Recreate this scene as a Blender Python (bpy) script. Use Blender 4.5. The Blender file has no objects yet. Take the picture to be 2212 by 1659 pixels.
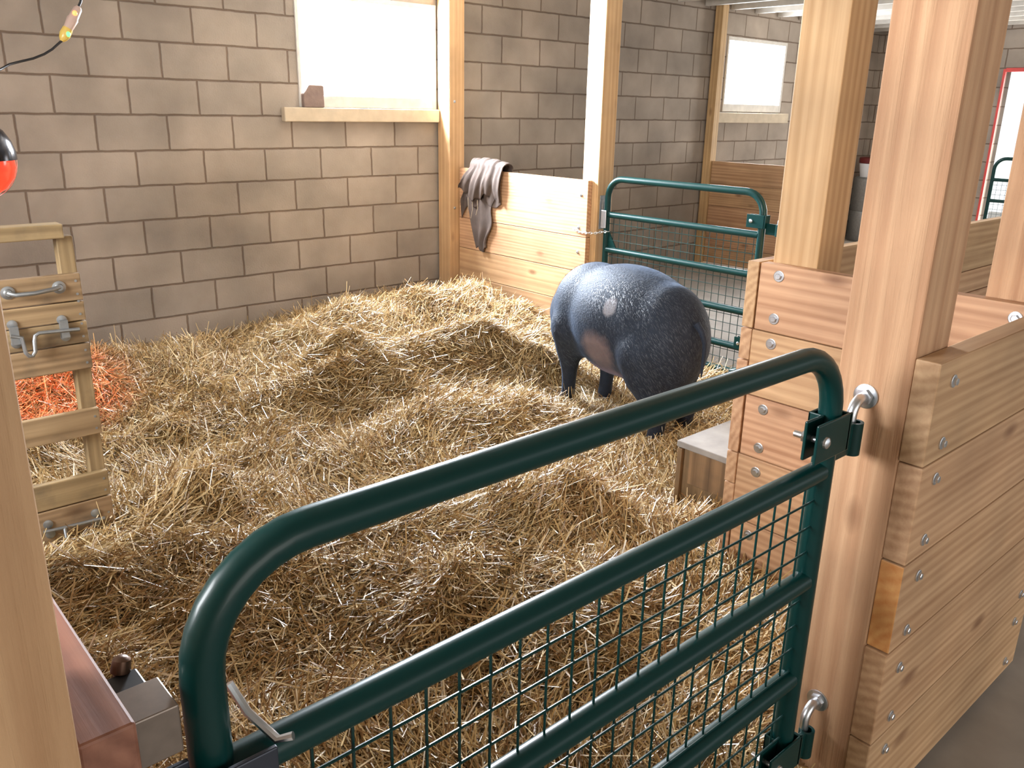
import bpy, bmesh, math, random
import numpy as np
from mathutils import Vector, Matrix

random.seed(7)
rng = np.random.default_rng(7)
SC = bpy.context.scene
COL = SC.collection

# ------------------------------------------------------------------ camera
cam_d = bpy.data.cameras.new('camera')
cam = bpy.data.objects.new('camera', cam_d)
COL.objects.link(cam)
R = ((0.7470, -0.6646, 0.0193), (-0.1930, -0.2448, -0.9502), (0.6362, 0.7060, -0.3111))   # right, down, forward
xa = Vector(R[0]).normalized()
za = -Vector(R[2]).normalized()
ya = za.cross(xa).normalized()
xa = ya.cross(za)
cam.matrix_world = Matrix(((xa.x, ya.x, za.x, -1.152), (xa.y, ya.y, za.y, -5.308), (xa.z, ya.z, za.z, 1.498), (0, 0, 0, 1)))
cam_d.sensor_width = 36.0
cam_d.lens = 36.0 * 1818.17 / 2212.0
cam_d.clip_start = 0.05
SC.camera = cam

# ------------------------------------------------------------------ world, exposure, large lights
SC.view_settings.view_transform = 'Standard'
SC.view_settings.look = 'None'
SC.view_settings.gamma = 1.0
SC.view_settings.use_curve_mapping = False
SC.view_settings.exposure = 0.45
world = bpy.data.worlds.new('overcast_sky')
SC.world = world
world.use_nodes = True
bg = world.node_tree.nodes['Background']
bg.inputs['Color'].default_value = (0.93, 0.97, 1.0, 1)
bg.inputs['Strength'].default_value = 1.0


def area(name, loc, to, sx, sy, watts, col=(1, 1, 1), spread=180):
    d = bpy.data.lights.new(name, 'AREA')
    d.shape = 'RECTANGLE'
    d.size = sx
    d.size_y = sy
    d.energy = watts
    d.color = col
    d.spread = math.radians(spread)
    o = bpy.data.objects.new(name, d)
    COL.objects.link(o)
    o.location = loc
    o.rotation_euler = (Vector(to) - Vector(loc)).to_track_quat('-Z', 'Y').to_euler()
    return o


# daylight entering by the three windows and the far doorway, plus an added aisle fill
area('window_daylight', (2.25, 0.205, 1.86), (2.25, -2.0, 1.55), 1.10, 0.70, 670, (0.90, 0.95, 1.0))
area('far_window_daylight', (6.954, 0.045, 1.885), (6.954, -2.0, 1.885), 1.04, 0.62, 70, (0.92, 0.96, 1.0))
area('side_window_daylight', (-2.69, -3.3, 1.75), (0.3, -3.6, 1.0), 1.35, 0.95, 120, (0.97, 0.98, 1.0))
area('far_doorway_daylight', (9.78, -2.4, 1.0), (5.0, -2.8, 0.9), 1.7, 1.9, 110, (1.0, 0.98, 0.95))
area('aisle_fill_light', (-1.0, -10.2, 1.5), (0.0, -4.0, 0.9), 4.0, 2.4, 75, (1.0, 0.93, 0.84))  # added soft fill from behind the camera; no door stands there

# ------------------------------------------------------------------ helpers: materials


def newmat(name):
    m = bpy.data.materials.new(name)
    m.use_nodes = True
    nt = m.node_tree
    return m, nt, nt.nodes['Principled BSDF'], nt.nodes, nt.links


def N(nodes, typ, **kw):
    n = nodes.new(typ)
    for k, v in kw.items():
        if k.startswith('i_'):
            n.inputs[k[2:].replace('_', ' ')].default_value = v
        else:
            setattr(n, k, v)
    return n


def plain(name, col, rough=0.6, metal=0.0, noise=0.0, nscale=30, bump=0.0):
    m, nt, b, ns, L = newmat(name)
    b.inputs['Base Color'].default_value = (*col, 1)
    b.inputs['Roughness'].default_value = rough
    b.inputs['Metallic'].default_value = metal
    if noise or bump:
        tc = N(ns, 'ShaderNodeTexCoord')
        nz = N(ns, 'ShaderNodeTexNoise', i_Scale=nscale, i_Detail=5.0)
        L.new(tc.outputs['Object'], nz.inputs['Vector'])
        mx = N(ns, 'ShaderNodeMix', data_type='RGBA')
        mx.inputs[6].default_value = (*[c * (1 - noise) for c in col], 1)
        mx.inputs[7].default_value = (*[min(1, c * (1 + noise)) for c in col], 1)
        L.new(nz.outputs['Fac'], mx.inputs[0])
        L.new(mx.outputs[2], b.inputs['Base Color'])
        if bump:
            bp = N(ns, 'ShaderNodeBump', i_Strength=bump, i_Distance=0.01)
            L.new(nz.outputs['Fac'], bp.inputs['Height'])
            L.new(bp.outputs['Normal'], b.inputs['Normal'])
    return m


def wood(name, axis, dark, light, ring=26.0, rough=0.62, saw=0.0, knots=1.0, dirt=0.0):
    """sawn softwood with its grain along one axis, growth rings showing on the ends"""
    m, nt, b, ns, L = newmat(name)
    tc = N(ns, 'ShaderNodeTexCoord')
    oi = N(ns, 'ShaderNodeObjectInfo')
    # each board gets its own part of the log
    comb = N(ns, 'ShaderNodeCombineXYZ')
    for k, mul in enumerate((0.31, 0.23, 0.37)):
        a = N(ns, 'ShaderNodeMath', operation='MULTIPLY')
        a.inputs[1].default_value = 17.0 + 29.0 * k
        L.new(oi.outputs['Random'], a.inputs[0])
        f = N(ns, 'ShaderNodeMath', operation='FRACT')
        L.new(a.outputs[0], f.inputs[0])
        s = N(ns, 'ShaderNodeMath', operation='MULTIPLY')
        s.inputs[1].default_value = mul
        L.new(f.outputs[0], s.inputs[0])
        L.new(s.outputs[0], comb.inputs[k])
    add = N(ns, 'ShaderNodeVectorMath', operation='ADD')
    L.new(tc.outputs['Object'], add.inputs[0])
    L.new(comb.outputs[0], add.inputs[1])
    sc = [1.0, 1.0, 1.0]
    sc[axis] = 0.06
    mp = N(ns, 'ShaderNodeMapping')
    mp.inputs['Scale'].default_value = sc
    L.new(add.outputs[0], mp.inputs['Vector'])
    wv = N(ns, 'ShaderNodeTexWave', wave_type='RINGS', rings_direction='XYZ'[axis], i_Scale=ring * 0.55, i_Distortion=9.0, i_Detail=3.0)
    wv.inputs['Detail Scale'].default_value = 0.35
    wv.inputs['Detail Roughness'].default_value = 0.6
    L.new(mp.outputs[0], wv.inputs['Vector'])
    sc2 = [42.0, 42.0, 42.0]
    sc2[axis] = 1.3
    mp2 = N(ns, 'ShaderNodeMapping')
    mp2.inputs['Scale'].default_value = sc2
    L.new(add.outputs[0], mp2.inputs['Vector'])
    nz = N(ns, 'ShaderNodeTexNoise', i_Scale=1.0, i_Detail=7.0, i_Roughness=0.62, i_Distortion=0.4)
    L.new(mp2.outputs[0], nz.inputs['Vector'])
    big = N(ns, 'ShaderNodeTexNoise', i_Scale=3.0, i_Detail=3.0)
    L.new(add.outputs[0], big.inputs['Vector'])
    m1 = N(ns, 'ShaderNodeMix', data_type='FLOAT')
    m1.inputs[0].default_value = 0.80
    L.new(wv.outputs['Fac'], m1.inputs[2])
    L.new(nz.outputs['Fac'], m1.inputs[3])
    cr = N(ns, 'ShaderNodeValToRGB')
    cr.color_ramp.elements[0].position = 0.24
    cr.color_ramp.elements[0].color = (*dark, 1)
    cr.color_ramp.elements[1].position = 0.74
    cr.color_ramp.elements[1].color = (*light, 1)
    L.new(m1.outputs[0], cr.inputs['Fac'])
    # hue drift from board to board and along the board
    hs = N(ns, 'ShaderNodeHueSaturation')
    rr = N(ns, 'ShaderNodeMapRange')
    rr.inputs['To Min'].default_value = 0.495
    rr.inputs['To Max'].default_value = 0.510
    L.new(oi.outputs['Random'], rr.inputs['Value'])
    L.new(rr.outputs[0], hs.inputs['Hue'])
    r2 = N(ns, 'ShaderNodeMapRange')
    r2.inputs['From Min'].default_value = 0.3
    r2.inputs['From Max'].default_value = 0.7
    r2.inputs['To Min'].default_value = 0.82
    r2.inputs['To Max'].default_value = 1.12
    L.new(big.outputs['Fac'], r2.inputs['Value'])
    L.new(r2.outputs[0], hs.inputs['Value'])
    L.new(cr.outputs[0], hs.inputs['Color'])
    out = hs.outputs[0]
    if knots:
        sk = [7.0, 7.0, 7.0]
        sk[axis] = 3.0
        mk = N(ns, 'ShaderNodeMapping')
        mk.inputs['Scale'].default_value = sk
        L.new(add.outputs[0], mk.inputs['Vector'])
        vo = N(ns, 'ShaderNodeTexVoronoi', i_Scale=1.0)
        L.new(mk.outputs[0], vo.inputs['Vector'])
        kr = N(ns, 'ShaderNodeMapRange')
        kr.inputs['From Min'].default_value = 0.05
        kr.inputs['From Max'].default_value = 0.16
        kr.inputs['To Min'].default_value = 0.75 * knots
        kr.inputs['To Max'].default_value = 0.0
        L.new(vo.outputs['Distance'], kr.inputs['Value'])
        mx = N(ns, 'ShaderNodeMix', data_type='RGBA')
        mx.inputs[7].default_value = (dark[0] * 0.45, dark[1] * 0.36, dark[2] * 0.3, 1)
        L.new(kr.outputs[0], mx.inputs[0])
        L.new(out, mx.inputs[6])
        out = mx.outputs[2]
    if dirt:
        dn = N(ns, 'ShaderNodeTexNoise', i_Scale=9.0, i_Detail=6.0)
        L.new(add.outputs[0], dn.inputs['Vector'])
        dr = N(ns, 'ShaderNodeMapRange')
        dr.inputs['From Min'].default_value = 0.5
        dr.inputs['From Max'].default_value = 0.72
        dr.inputs['To Max'].default_value = dirt
        L.new(dn.outputs['Fac'], dr.inputs['Value'])
        mx = N(ns, 'ShaderNodeMix', data_type='RGBA')
        mx.inputs[7].default_value = (0.05, 0.04, 0.032, 1)
        L.new(dr.outputs[0], mx.inputs[0])
        L.new(out, mx.inputs[6])
        out = mx.outputs[2]
    L.new(out, b.inputs['Base Color'])
    b.inputs['Roughness'].default_value = rough
    bp = N(ns, 'ShaderNodeBump', i_Strength=0.25 + saw, i_Distance=0.003 + 0.004 * saw)
    L.new(m1.outputs[0], bp.inputs['Height'])
    L.new(bp.outputs['Normal'], b.inputs['Normal'])
    return m


PD, PL = (0.36, 0.185, 0.092), (0.62, 0.385, 0.225)      # fresh sawn fir
WX = wood('fir_along_x', 0, PD, PL)
WY = wood('fir_along_y', 1, PD, PL)
WZ = wood('fir_along_z', 2, (0.42, 0.235, 0.10), (0.62, 0.40, 0.215), ring=18, knots=0.7)
WZR = wood('rough_fir_along_z', 2, (0.40, 0.21, 0.105), (0.63, 0.395, 0.225), ring=14, saw=0.9, rough=0.75)
WXO = wood('orange_fir_along_x', 0, (0.55, 0.19, 0.05), (0.72, 0.36, 0.13))
WXG = wood('weathered_pine_along_x', 0, (0.20, 0.125, 0.06), (0.42, 0.29, 0.155), dirt=0.5)
WZG = wood('weathered_pine_along_z', 2, (0.20, 0.125, 0.06), (0.42, 0.29, 0.155), dirt=0.5)
WPLY = wood('dirty_plywood', 2, (0.13, 0.08, 0.04), (0.34, 0.215, 0.11), ring=10, dirt=0.35)
WRED = wood('reddish_board_along_y', 1, (0.15, 0.052, 0.03), (0.29, 0.125, 0.08), dirt=0.45)
ZINC = plain('zinc_plated_steel', (0.68, 0.71, 0.75), 0.32, 1.0, 0.12, 60)
DULL = plain('dull_galvanised_steel', (0.34, 0.36, 0.37), 0.45, 0.9, 0.25, 40)
BLACK = plain('black_plastic', (0.012, 0.012, 0.014), 0.45)
SLATE = plain('dark_blue_grey_painted_steel', (0.035, 0.042, 0.06), 0.42, 0.4)
WHITEPAINT = plain('flaking_white_paint', (0.60, 0.57, 0.52), 0.7, 0, 0.22, 14, 0.2)
SILLPAINT = plain('old_cream_sill_paint', (0.52, 0.43, 0.31), 0.75, 0, 0.28, 12, 0.3)

GREEN, _nt, _b, _n, _l = newmat('dark_green_powder_coat')
_b.inputs['Base Color'].default_value = (0.001, 0.030, 0.028, 1)
_b.inputs['Roughness'].default_value = 0.36
_b.inputs['Specular IOR Level'].default_value = 0.24
_b.inputs['Coat Weight'].default_value = 0.10
_b.inputs['Coat Roughness'].default_value = 0.12

# ------------------------------------------------------------------ helpers: geometry


class MB:
    def __init__(self):
        self.v, self.f, self.m = [], [], []
        self.mi = 0

    def _add(self, vs, fs):
        o = len(self.v)
        self.v += [tuple(p) for p in vs]
        self.f += [tuple(i + o for i in f) for f in fs]
        self.m += [self.mi] * len(fs)
        return self

    def box(self, x0, x1, y0, y1, z0, z1):
        vs = [(x, y, z) for x in (x0, x1) for y in (y0, y1) for z in (z0, z1)]
        return self._add(vs, [(0, 1, 3, 2), (4, 6, 7, 5), (0, 4, 5, 1), (2, 3, 7, 6), (0, 2, 6, 4), (1, 5, 7, 3)])

    def obox(self, c, ax, ay, az):
        c, ax, ay, az = map(Vector, (c, ax, ay, az))
        vs = [c + ax * i + ay * j + az * k for i in (-1, 1) for j in (-1, 1) for k in (-1, 1)]
        return self._add(vs, [(0, 1, 3, 2), (4, 6, 7, 5), (0, 4, 5, 1), (2, 3, 7, 6), (0, 2, 6, 4), (1, 5, 7, 3)])

    def prism(self, poly, d):
        """flat polygon pushed along d"""
        n = len(poly)
        d = Vector(d)
        a = [Vector(p) for p in poly]
        vs = a + [p + d for p in a]
        fs = [tuple(range(n))[::-1], tuple(range(n, 2 * n))] + [(i, (i + 1) % n, n + (i + 1) % n, n + i) for i in range(n)]
        return self._add(vs, fs)

    def tube(self, pts, r, seg=12, closed=False, cap=True):
        pts = [Vector(p) for p in pts]
        n = len(pts)
        rr = r if isinstance(r, (list, tuple)) else [r] * n
        T = []
        for i in range(n):
            a = pts[(i - 1) % n] if (closed or i > 0) else pts[i]
            b = pts[(i + 1) % n] if (closed or i < n - 1) else pts[i]
            T.append((b - a).normalized())
        u = T[0].orthogonal().normalized()
        vs, fs = [], []
        for i in range(n):
            u = (u - T[i] * u.dot(T[i]))
            u = u.normalized() if u.length > 1e-6 else T[i].orthogonal().normalized()
            w = T[i].cross(u)
            for k in range(seg):
                a = 2 * math.pi * k / seg
                vs.append(pts[i] + (u * math.cos(a) + w * math.sin(a)) * rr[i])
        m = n if closed else n - 1
        for i in range(m):
            for k in range(seg):
                a, b = i * seg + k, i * seg + (k + 1) % seg
                c, d = ((i + 1) % n) * seg + (k + 1) % seg, ((i + 1) % n) * seg + k
                fs.append((a, b, c, d))
        if cap and not closed:
            fs.append(tuple(range(seg))[::-1])
            fs.append(tuple(range((n - 1) * seg, n * seg)))
        return self._add(vs, fs)

    def cyl(self, a, b, r, seg=16):
        return self.tube([a, b], r, seg)

    def lathe(self, c, axis, prof, seg=24):
        """prof: list of (height along axis, radius)"""
        c, axis = Vector(c), Vector(axis).normalized()
        u = axis.orthogonal().normalized()
        w = axis.cross(u)
        vs, fs = [], []
        for h, r in prof:
            for k in range(seg):
                a = 2 * math.pi * k / seg
                vs.append(c + axis * h + (u * math.cos(a) + w * math.sin(a)) * max(r, 1e-5))
        for i in range(len(prof) - 1):
            for k in range(seg):
                fs.append((i * seg + k, i * seg + (k + 1) % seg, (i + 1) * seg + (k + 1) % seg, (i + 1) * seg + k))
        fs.append(tuple(range(seg))[::-1])
        fs.append(tuple(range((len(prof) - 1) * seg, len(prof) * seg)))
        return self._add(vs, fs)

    def ellipsoid(self, c, rx, ry, rz, M=None, nu=20, nv=12):
        c = Vector(c)
        vs, fs = [], []
        for i in range(nv + 1):
            t = math.pi * i / nv
            for k in range(nu):
                a = 2 * math.pi * k / nu
                p = Vector((rx * math.sin(t) * math.cos(a), ry * math.sin(t) * math.sin(a), rz * math.cos(t)))
                vs.append(c + (M @ p if M else p))
        for i in range(nv):
            for k in range(nu):
                fs.append((i * nu + k, (i + 1) * nu + k, (i + 1) * nu + (k + 1) % nu, i * nu + (k + 1) % nu))
        return self._add(vs, fs)

    def build(self, name, mats, parent=None, origin=None, smooth=False, bevel=0.0, weld=False):
        org = Vector(origin) if origin is not None else (parent_origin(parent) if parent else Vector((0, 0, 0)))
        me = bpy.data.meshes.new(name)
        me.from_pydata([tuple(Vector(p) - org) for p in self.v], [], self.f)
        if not isinstance(mats, (list, tuple)):
            mats = [mats]
        for m in mats:
            me.materials.append(m)
        if len(mats) > 1:
            me.polygons.foreach_set('material_index', self.m)
        bm = bmesh.new()
        bm.from_mesh(me)
        if weld:
            bmesh.ops.remove_doubles(bm, verts=bm.verts, dist=1e-5)
        bmesh.ops.recalc_face_normals(bm, faces=bm.faces)
        bm.to_mesh(me)
        bm.free()
        if smooth:
            me.polygons.foreach_set('use_smooth', [True] * len(me.polygons))
            try:
                me.set_sharp_from_angle(angle=math.radians(40))
            except Exception:
                pass
        o = bpy.data.objects.new(name, me)
        COL.objects.link(o)
        if parent:
            o.parent = parent
            o.location = org - parent_origin(parent)
        else:
            o.location = org
        if bevel:
            bv = o.modifiers.new('worn_edges', 'BEVEL')
            bv.width = bevel
            bv.segments = 2
            bv.limit_method = 'ANGLE'
        return o


def parent_origin(o):
    p = Vector((0, 0, 0))
    while o is not None:
        p = p + o.location
        o = o.parent
    return p


def tag(o, label=None, cat=None, group=None, kind=None):
    for k, v in (('label', label), ('category', cat), ('group', group), ('kind', kind)):
        if v:
            o[k] = v
    return o


def thing(name, loc, label, cat, group=None, kind=None):
    o = bpy.data.objects.new(name, None)
    o.empty_display_size = 0.1
    COL.objects.link(o)
    o.location = loc
    return tag(o, label, cat, group, kind)


def bolt(parent, p, n, name='bolt', r=0.016):
    """a washer and a domed bolt head on a face with normal n"""
    p, n = Vector(p), Vector(n).normalized()
    b = MB()
    b.lathe(p, n, [(0, r), (0.0025, r), (0.003, r * 0.92)], 20)
    b.lathe(p + n * 0.003, n, [(0, r * 0.60), (0.005, r * 0.60), (0.006, r * 0.50)], 6)
    return b.build(name, ZINC, parent, origin=p, smooth=False)


# ------------------------------------------------------------------ materials of the shell
BLOCK, nt, b, ns, L = newmat('grey_concrete_block')
tc = N(ns, 'ShaderNodeTexCoord')
sep = N(ns, 'ShaderNodeSeparateXYZ')
L.new(tc.outputs['Object'], sep.inputs[0])
cmb = N(ns, 'ShaderNodeCombineXYZ')
ax_ = N(ns, 'ShaderNodeMath', operation='ADD')
L.new(sep.outputs[0], ax_.inputs[0])
L.new(sep.outputs[1], ax_.inputs[1])
L.new(ax_.outputs[0], cmb.inputs[0])
zz = N(ns, 'ShaderNodeMath', operation='ADD')
zz.inputs[1].default_value = 0.2052
L.new(sep.outputs[2], zz.inputs[0])
L.new(zz.outputs[0], cmb.inputs[1])
wob = N(ns, 'ShaderNodeTexNoise', i_Scale=11.0, i_Detail=6.0)
L.new(tc.outputs['Object'], wob.inputs['Vector'])
wsub = N(ns, 'ShaderNodeVectorMath', operation='SUBTRACT')
wsub.inputs[1].default_value = (0.5, 0.5, 0.5)
L.new(wob.outputs['Color'], wsub.inputs[0])
wsc = N(ns, 'ShaderNodeVectorMath', operation='SCALE')
wsc.inputs['Scale'].default_value = 0.011
L.new(wsub.outputs[0], wsc.inputs[0])
wadd = N(ns, 'ShaderNodeVectorMath', operation='ADD')
L.new(cmb.outputs[0], wadd.inputs[0])
L.new(wsc.outputs[0], wadd.inputs[1])
br = N(ns, 'ShaderNodeTexBrick', offset=0.5, offset_frequency=2, squash=1.0)
br.inputs['Scale'].default_value = 1.0
br.inputs['Brick Width'].default_value = 0.4064
br.inputs['Row Height'].default_value = 0.2032
br.inputs['Mortar Size'].default_value = 0.009
br.inputs['Mortar Smooth'].default_value = 0.75
br.inputs['Color1'].default_value = (0.375, 0.312, 0.252, 1)
br.inputs['Color2'].default_value = (0.322, 0.270, 0.220, 1)
br.inputs['Mortar'].default_value = (0.17, 0.12, 0.085, 1)
L.new(wadd.outputs[0], br.inputs['Vector'])
st = N(ns, 'ShaderNodeTexNoise', i_Scale=2.2, i_Detail=6.0)
L.new(tc.outputs['Object'], st.inputs['Vector'])
fine = N(ns, 'ShaderNodeTexNoise', i_Scale=90.0, i_Detail=3.0)
L.new(tc.outputs['Object'], fine.inputs['Vector'])
mrs = N(ns, 'ShaderNodeMapRange')
mrs.inputs['From Min'].default_value = 0.3
mrs.inputs['From Max'].default_value = 0.7
mrs.inputs['To Min'].default_value = 0.66
mrs.inputs['To Max'].default_value = 1.12
L.new(st.outputs['Fac'], mrs.inputs['Value'])
hs = N(ns, 'ShaderNodeHueSaturation')
L.new(br.outputs['Color'], hs.inputs['Color'])
L.new(mrs.outputs[0], hs.inputs['Value'])
L.new(hs.outputs[0], b.inputs['Base Color'])
b.inputs['Roughness'].default_value = 0.9
inv = N(ns, 'ShaderNodeMath', operation='MULTIPLY_ADD')
inv.inputs[1].default_value = -1.0
L.new(br.outputs['Fac'], inv.inputs[0])
fm = N(ns, 'ShaderNodeMath', operation='MULTIPLY')
fm.inputs[1].default_value = 0.5
L.new(fine.outputs['Fac'], fm.inputs[0])
L.new(fm.outputs[0], inv.inputs[2])
bp = N(ns, 'ShaderNodeBump', i_Strength=0.7, i_Distance=0.006)
L.new(inv.outputs[0], bp.inputs['Height'])
L.new(bp.outputs['Normal'], b.inputs['Normal'])

CONCRETE = plain('dusty_concrete', (0.36, 0.325, 0.285), 0.85, 0, 0.35, 5, 0.25)
CEIL = plain('old_ceiling_boards', (0.42, 0.37, 0.31), 0.8, 0, 0.35, 8)
LATH = plain('whitewashed_joist', (0.50, 0.47, 0.42), 0.8, 0, 0.3, 10)

GLASS, nt, b, ns, L = newmat('glowing_window_glass')
out = ns['Material Output']
tr = N(ns, 'ShaderNodeBsdfTransparent')
tr.inputs['Color'].default_value = (0.97, 0.98, 1, 1)
gl = N(ns, 'ShaderNodeBsdfGlossy')
gl.inputs['Roughness'].default_value = 0.05
mx = N(ns, 'ShaderNodeMixShader')
mx.inputs[0].default_value = 0.05
L.new(tr.outputs[0], mx.inputs[1])
L.new(gl.outputs[0], mx.inputs[2])
em = N(ns, 'ShaderNodeEmission', i_Strength=1.1)            # glow added to the pane so it reads as blown-out daylight
ad = N(ns, 'ShaderNodeAddShader')
L.new(mx.outputs[0], ad.inputs[0])
L.new(em.outputs[0], ad.inputs[1])
L.new(ad.outputs[0], out.inputs['Surface'])

# ------------------------------------------------------------------ room shell
CEIL_Z = 2.56
f = MB().box(-4.5, 14.5, -13.0, 0.2, -0.12, 0.0)
tag(f.build('floor', CONCRETE), kind='structure')
c = MB().box(-2.9, 9.8, -10.0, 0.2, CEIL_Z, CEIL_Z + 0.08)
tag(c.build('ceiling', CEIL), kind='structure')
w1 = (1.69, 2.81, 1.48, 2.19)
w2 = (6.42, 7.50, 1.51, 2.22)
w = MB()
w.box(-2.9, w1[0], 0, 0.2, 0, CEIL_Z)
w.box(w1[1], w2[0], 0, 0.2, 0, CEIL_Z)
w.box(w2[1], 9.8, 0, 0.2, 0, CEIL_Z)
for q in (w1, w2):
    w.box(q[0], q[1], 0, 0.2, 0, q[2])
    w.box(q[0], q[1], 0, 0.2, q[3], CEIL_Z)
tag(w.build('wall_back', BLOCK), kind='structure')
w = MB()
w.box(-2.9, -2.7, -10.0, -4.0, 0, CEIL_Z)
w.box(-2.9, -2.7, -2.6, 0, 0, CEIL_Z)
w.box(-2.9, -2.7, -4.0, -2.6, 0, 1.25)
w.box(-2.9, -2.7, -4.0, -2.6, 2.25, CEIL_Z)
tag(w.build('wall_left', BLOCK), kind='structure')
w = MB()
w.box(9.6, 9.8, -1.48, 0, 0, CEIL_Z)
w.box(9.6, 9.8, -10.0, -3.3, 0, CEIL_Z)
w.box(9.6, 9.8, -3.3, -1.48, 2.0, CEIL_Z)
tag(w.build('wall_right', BLOCK), kind='structure')
for i, x in enumerate(np.arange(-2.4, 9.5, 0.42)):
    j = MB().box(x, x + 0.05, -9.95, -0.005, CEIL_Z - 0.10, CEIL_Z)
    tag(j.build('trim_%d' % (i + 1), LATH), kind='structure')


def window(n, x0, x1, z0, z1, sill, brick=False):
    t = thing('window_%d' % n, (0.5 * (x0 + x1), 0, z0), None, None, kind='structure')
    fr = MB()
    y0, y1 = -0.012, 0.05
    fr.box(x0, x0 + 0.022, y0, y1, z0, z1)
    fr.box(x1 - 0.035, x1, y0, y1, z0, z1)
    fr.box(x0 + 0.022, x1 - 0.035, y0, y1, z0, z0 + 0.075)
    fr.box(x0 + 0.022, x1 - 0.035, y0, y1, z1 - 0.035, z1)
    for k in (1, 2):                                           # window glare put into the shape: glazing bars kept only as stubs
        xm = x0 + (x1 - x0) * k / 3
        fr.prism([(xm - 0.018, 0.0, z0 + 0.075), (xm + 0.018, 0.0, z0 + 0.075), (xm, 0.0, z0 + 0.098)], (0, 0.02, 0))
        fr.prism([(xm - 0.018, 0.0, z1 - 0.035), (xm + 0.018, 0.0, z1 - 0.035), (xm, 0.0, z1 - 0.058)], (0, 0.02, 0))
    fr.build('window_frame', WHITEPAINT, t, bevel=0.003)
    MB().box(x0 + 0.02, x1 - 0.03, 0.03, 0.034, z0 + 0.07, z1 - 0.03).build('glass_pane', GLASS, t)
    MB().box(*sill).build('window_sill', SILLPAINT, t, bevel=0.006)
    return t


window(1, *w1, (1.556, 2.81, -0.05, 0.0, 1.388, 1.478))
window(2, *w2, (6.30, 7.60, -0.06, 0.0, 1.40, 1.50))

t = thing('window_3', (-2.8, -3.3, 1.25), None, None, kind='structure')
fr = MB()
fr.box(-2.82, -2.76, -4.0, -3.96, 1.25, 2.25)
fr.box(-2.82, -2.76, -2.64, -2.6, 1.25, 2.25)
fr.box(-2.82, -2.76, -3.96, -2.64, 1.25, 1.30)
fr.box(-2.82, -2.76, -3.96, -2.64, 2.20, 2.25)
fr.build('window_frame', WHITEPAINT, t, bevel=0.003)
MB().box(-2.79, -2.786, -3.96, -2.64, 1.30, 2.20).build('glass_pane', GLASS, t)

# ------------------------------------------------------------------ posts


def post(x0, x1, y0, y1, label, mat=WZ, z1=CEIL_Z):
    t = thing('wooden_post', (0.5 * (x0 + x1), 0.5 * (y0 + y1), 0), label, 'post')
    MB().box(x0, x1, y0, y1, 0, z1).build('timber', mat, t, bevel=0.004)
    return t


p_left = post(-1.19, -1.045, -4.711, -4.57, 'near wooden post cropped by the left edge of the photo', WZR)
p_wall = post(2.815, 2.955, -0.16, -0.02, 'square wooden post against the block wall just right of the large window')
bolt(p_wall, (2.862, -0.16, 1.538), (0, -1, 0), r=0.01)
bolt(p_wall, (2.862, -0.16, 0.769), (0, -1, 0), r=0.01)
p_mid = post(2.945, 3.085, -1.55, -1.41, 'wooden post with one glaring white face, at the latch side of the far green gate')
p_hinge = post(2.945, 3.085, -3.02, -2.88, 'wooden post holding the hinges of the far green gate beyond the bolted planks')
p_far = post(6.15, 6.24, -0.11, -0.02, 'thin wooden post left of the small far window')
p_stub = post(1.066, 1.206, -4.123, -3.982, 'square wooden post rising behind the bolted plank partition beyond the near gate')
p_near = post(0.363, 0.503, -4.711, -4.57, 'rough sawn post in the right foreground carrying the hinge of the near gate', WZR)
p_right = post(1.066, 1.206, -4.711, -4.57, 'wooden post at the upper right edge behind the low plank front', WZR)

# ------------------------------------------------------------------ plank partitions
ZJ = [1.086, 0.884, 0.679, 0.482, 0.262, 0.03]


def boards_x(t, x0, x1, y0, y1, zj, jit=0.0, mats=(WX,) * 9):
    res = []
    for k in range(len(zj) - 1):
        dx = random.uniform(-jit, jit)
        bx = MB().box(x0 + dx, x1 + random.uniform(-jit, jit), y0, y1, zj[k + 1] + 0.0015, zj[k] - 0.0015)
        res.append(bx.build('board', mats[k], t, origin=(0.5 * (x0 + x1), y0, zj[k + 1]), bevel=0.003))
    return res


def boards_y(t, x0, x1, y0, y1, zj, jit=0.0, mats=(WY,) * 9):
    res = []
    for k in range(len(zj) - 1):
        bx = MB().box(x0, x1, y0 + random.uniform(-jit, jit), y1 + random.uniform(-jit, jit), zj[k + 1] + 0.0015, zj[k] - 0.0015)
        res.append(bx.build('board', mats[k], t, origin=(x0, 0.5 * (y0 + y1), zj[k + 1]), bevel=0.003))
    return res


# low front of the stall at the right, facing the aisle
t = thing('plank_partition', (0.82, -4.735, 0), 'low plank front facing the aisle at the lower right, bolt heads along both ends', 'partition')
bs = boards_x(t, 0.363, 1.285, -4.757, -4.711, ZJ, 0.004, (WX,) * 5)
bs[2].data.materials.append(WXO)
bs[2].data.polygons[min(range(6), key=lambda i: bs[2].data.polygons[i].center.x)].material_index = 1
for k, (x, z) in enumerate([(0.428, 1.041), (0.428, 0.919), (0.429, 0.846), (0.43, 0.716), (0.437, 0.634), (0.428, 0.513), (0.429, 0.423), (0.432, 0.301), (0.434, 0.215), (0.434, 0.085)]):
    bolt(bs[k // 2], (x, -4.757, z), (0, -1, 0), r=0.0125)
for k, z in enumerate([1.041, 0.919, 0.846, 0.716, 0.634, 0.513, 0.423, 0.286, 0.201, 0.074]):
    bolt(bs[k // 2], (1.195, -4.757, z), (0, -1, 0), r=0.0125)

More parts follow.
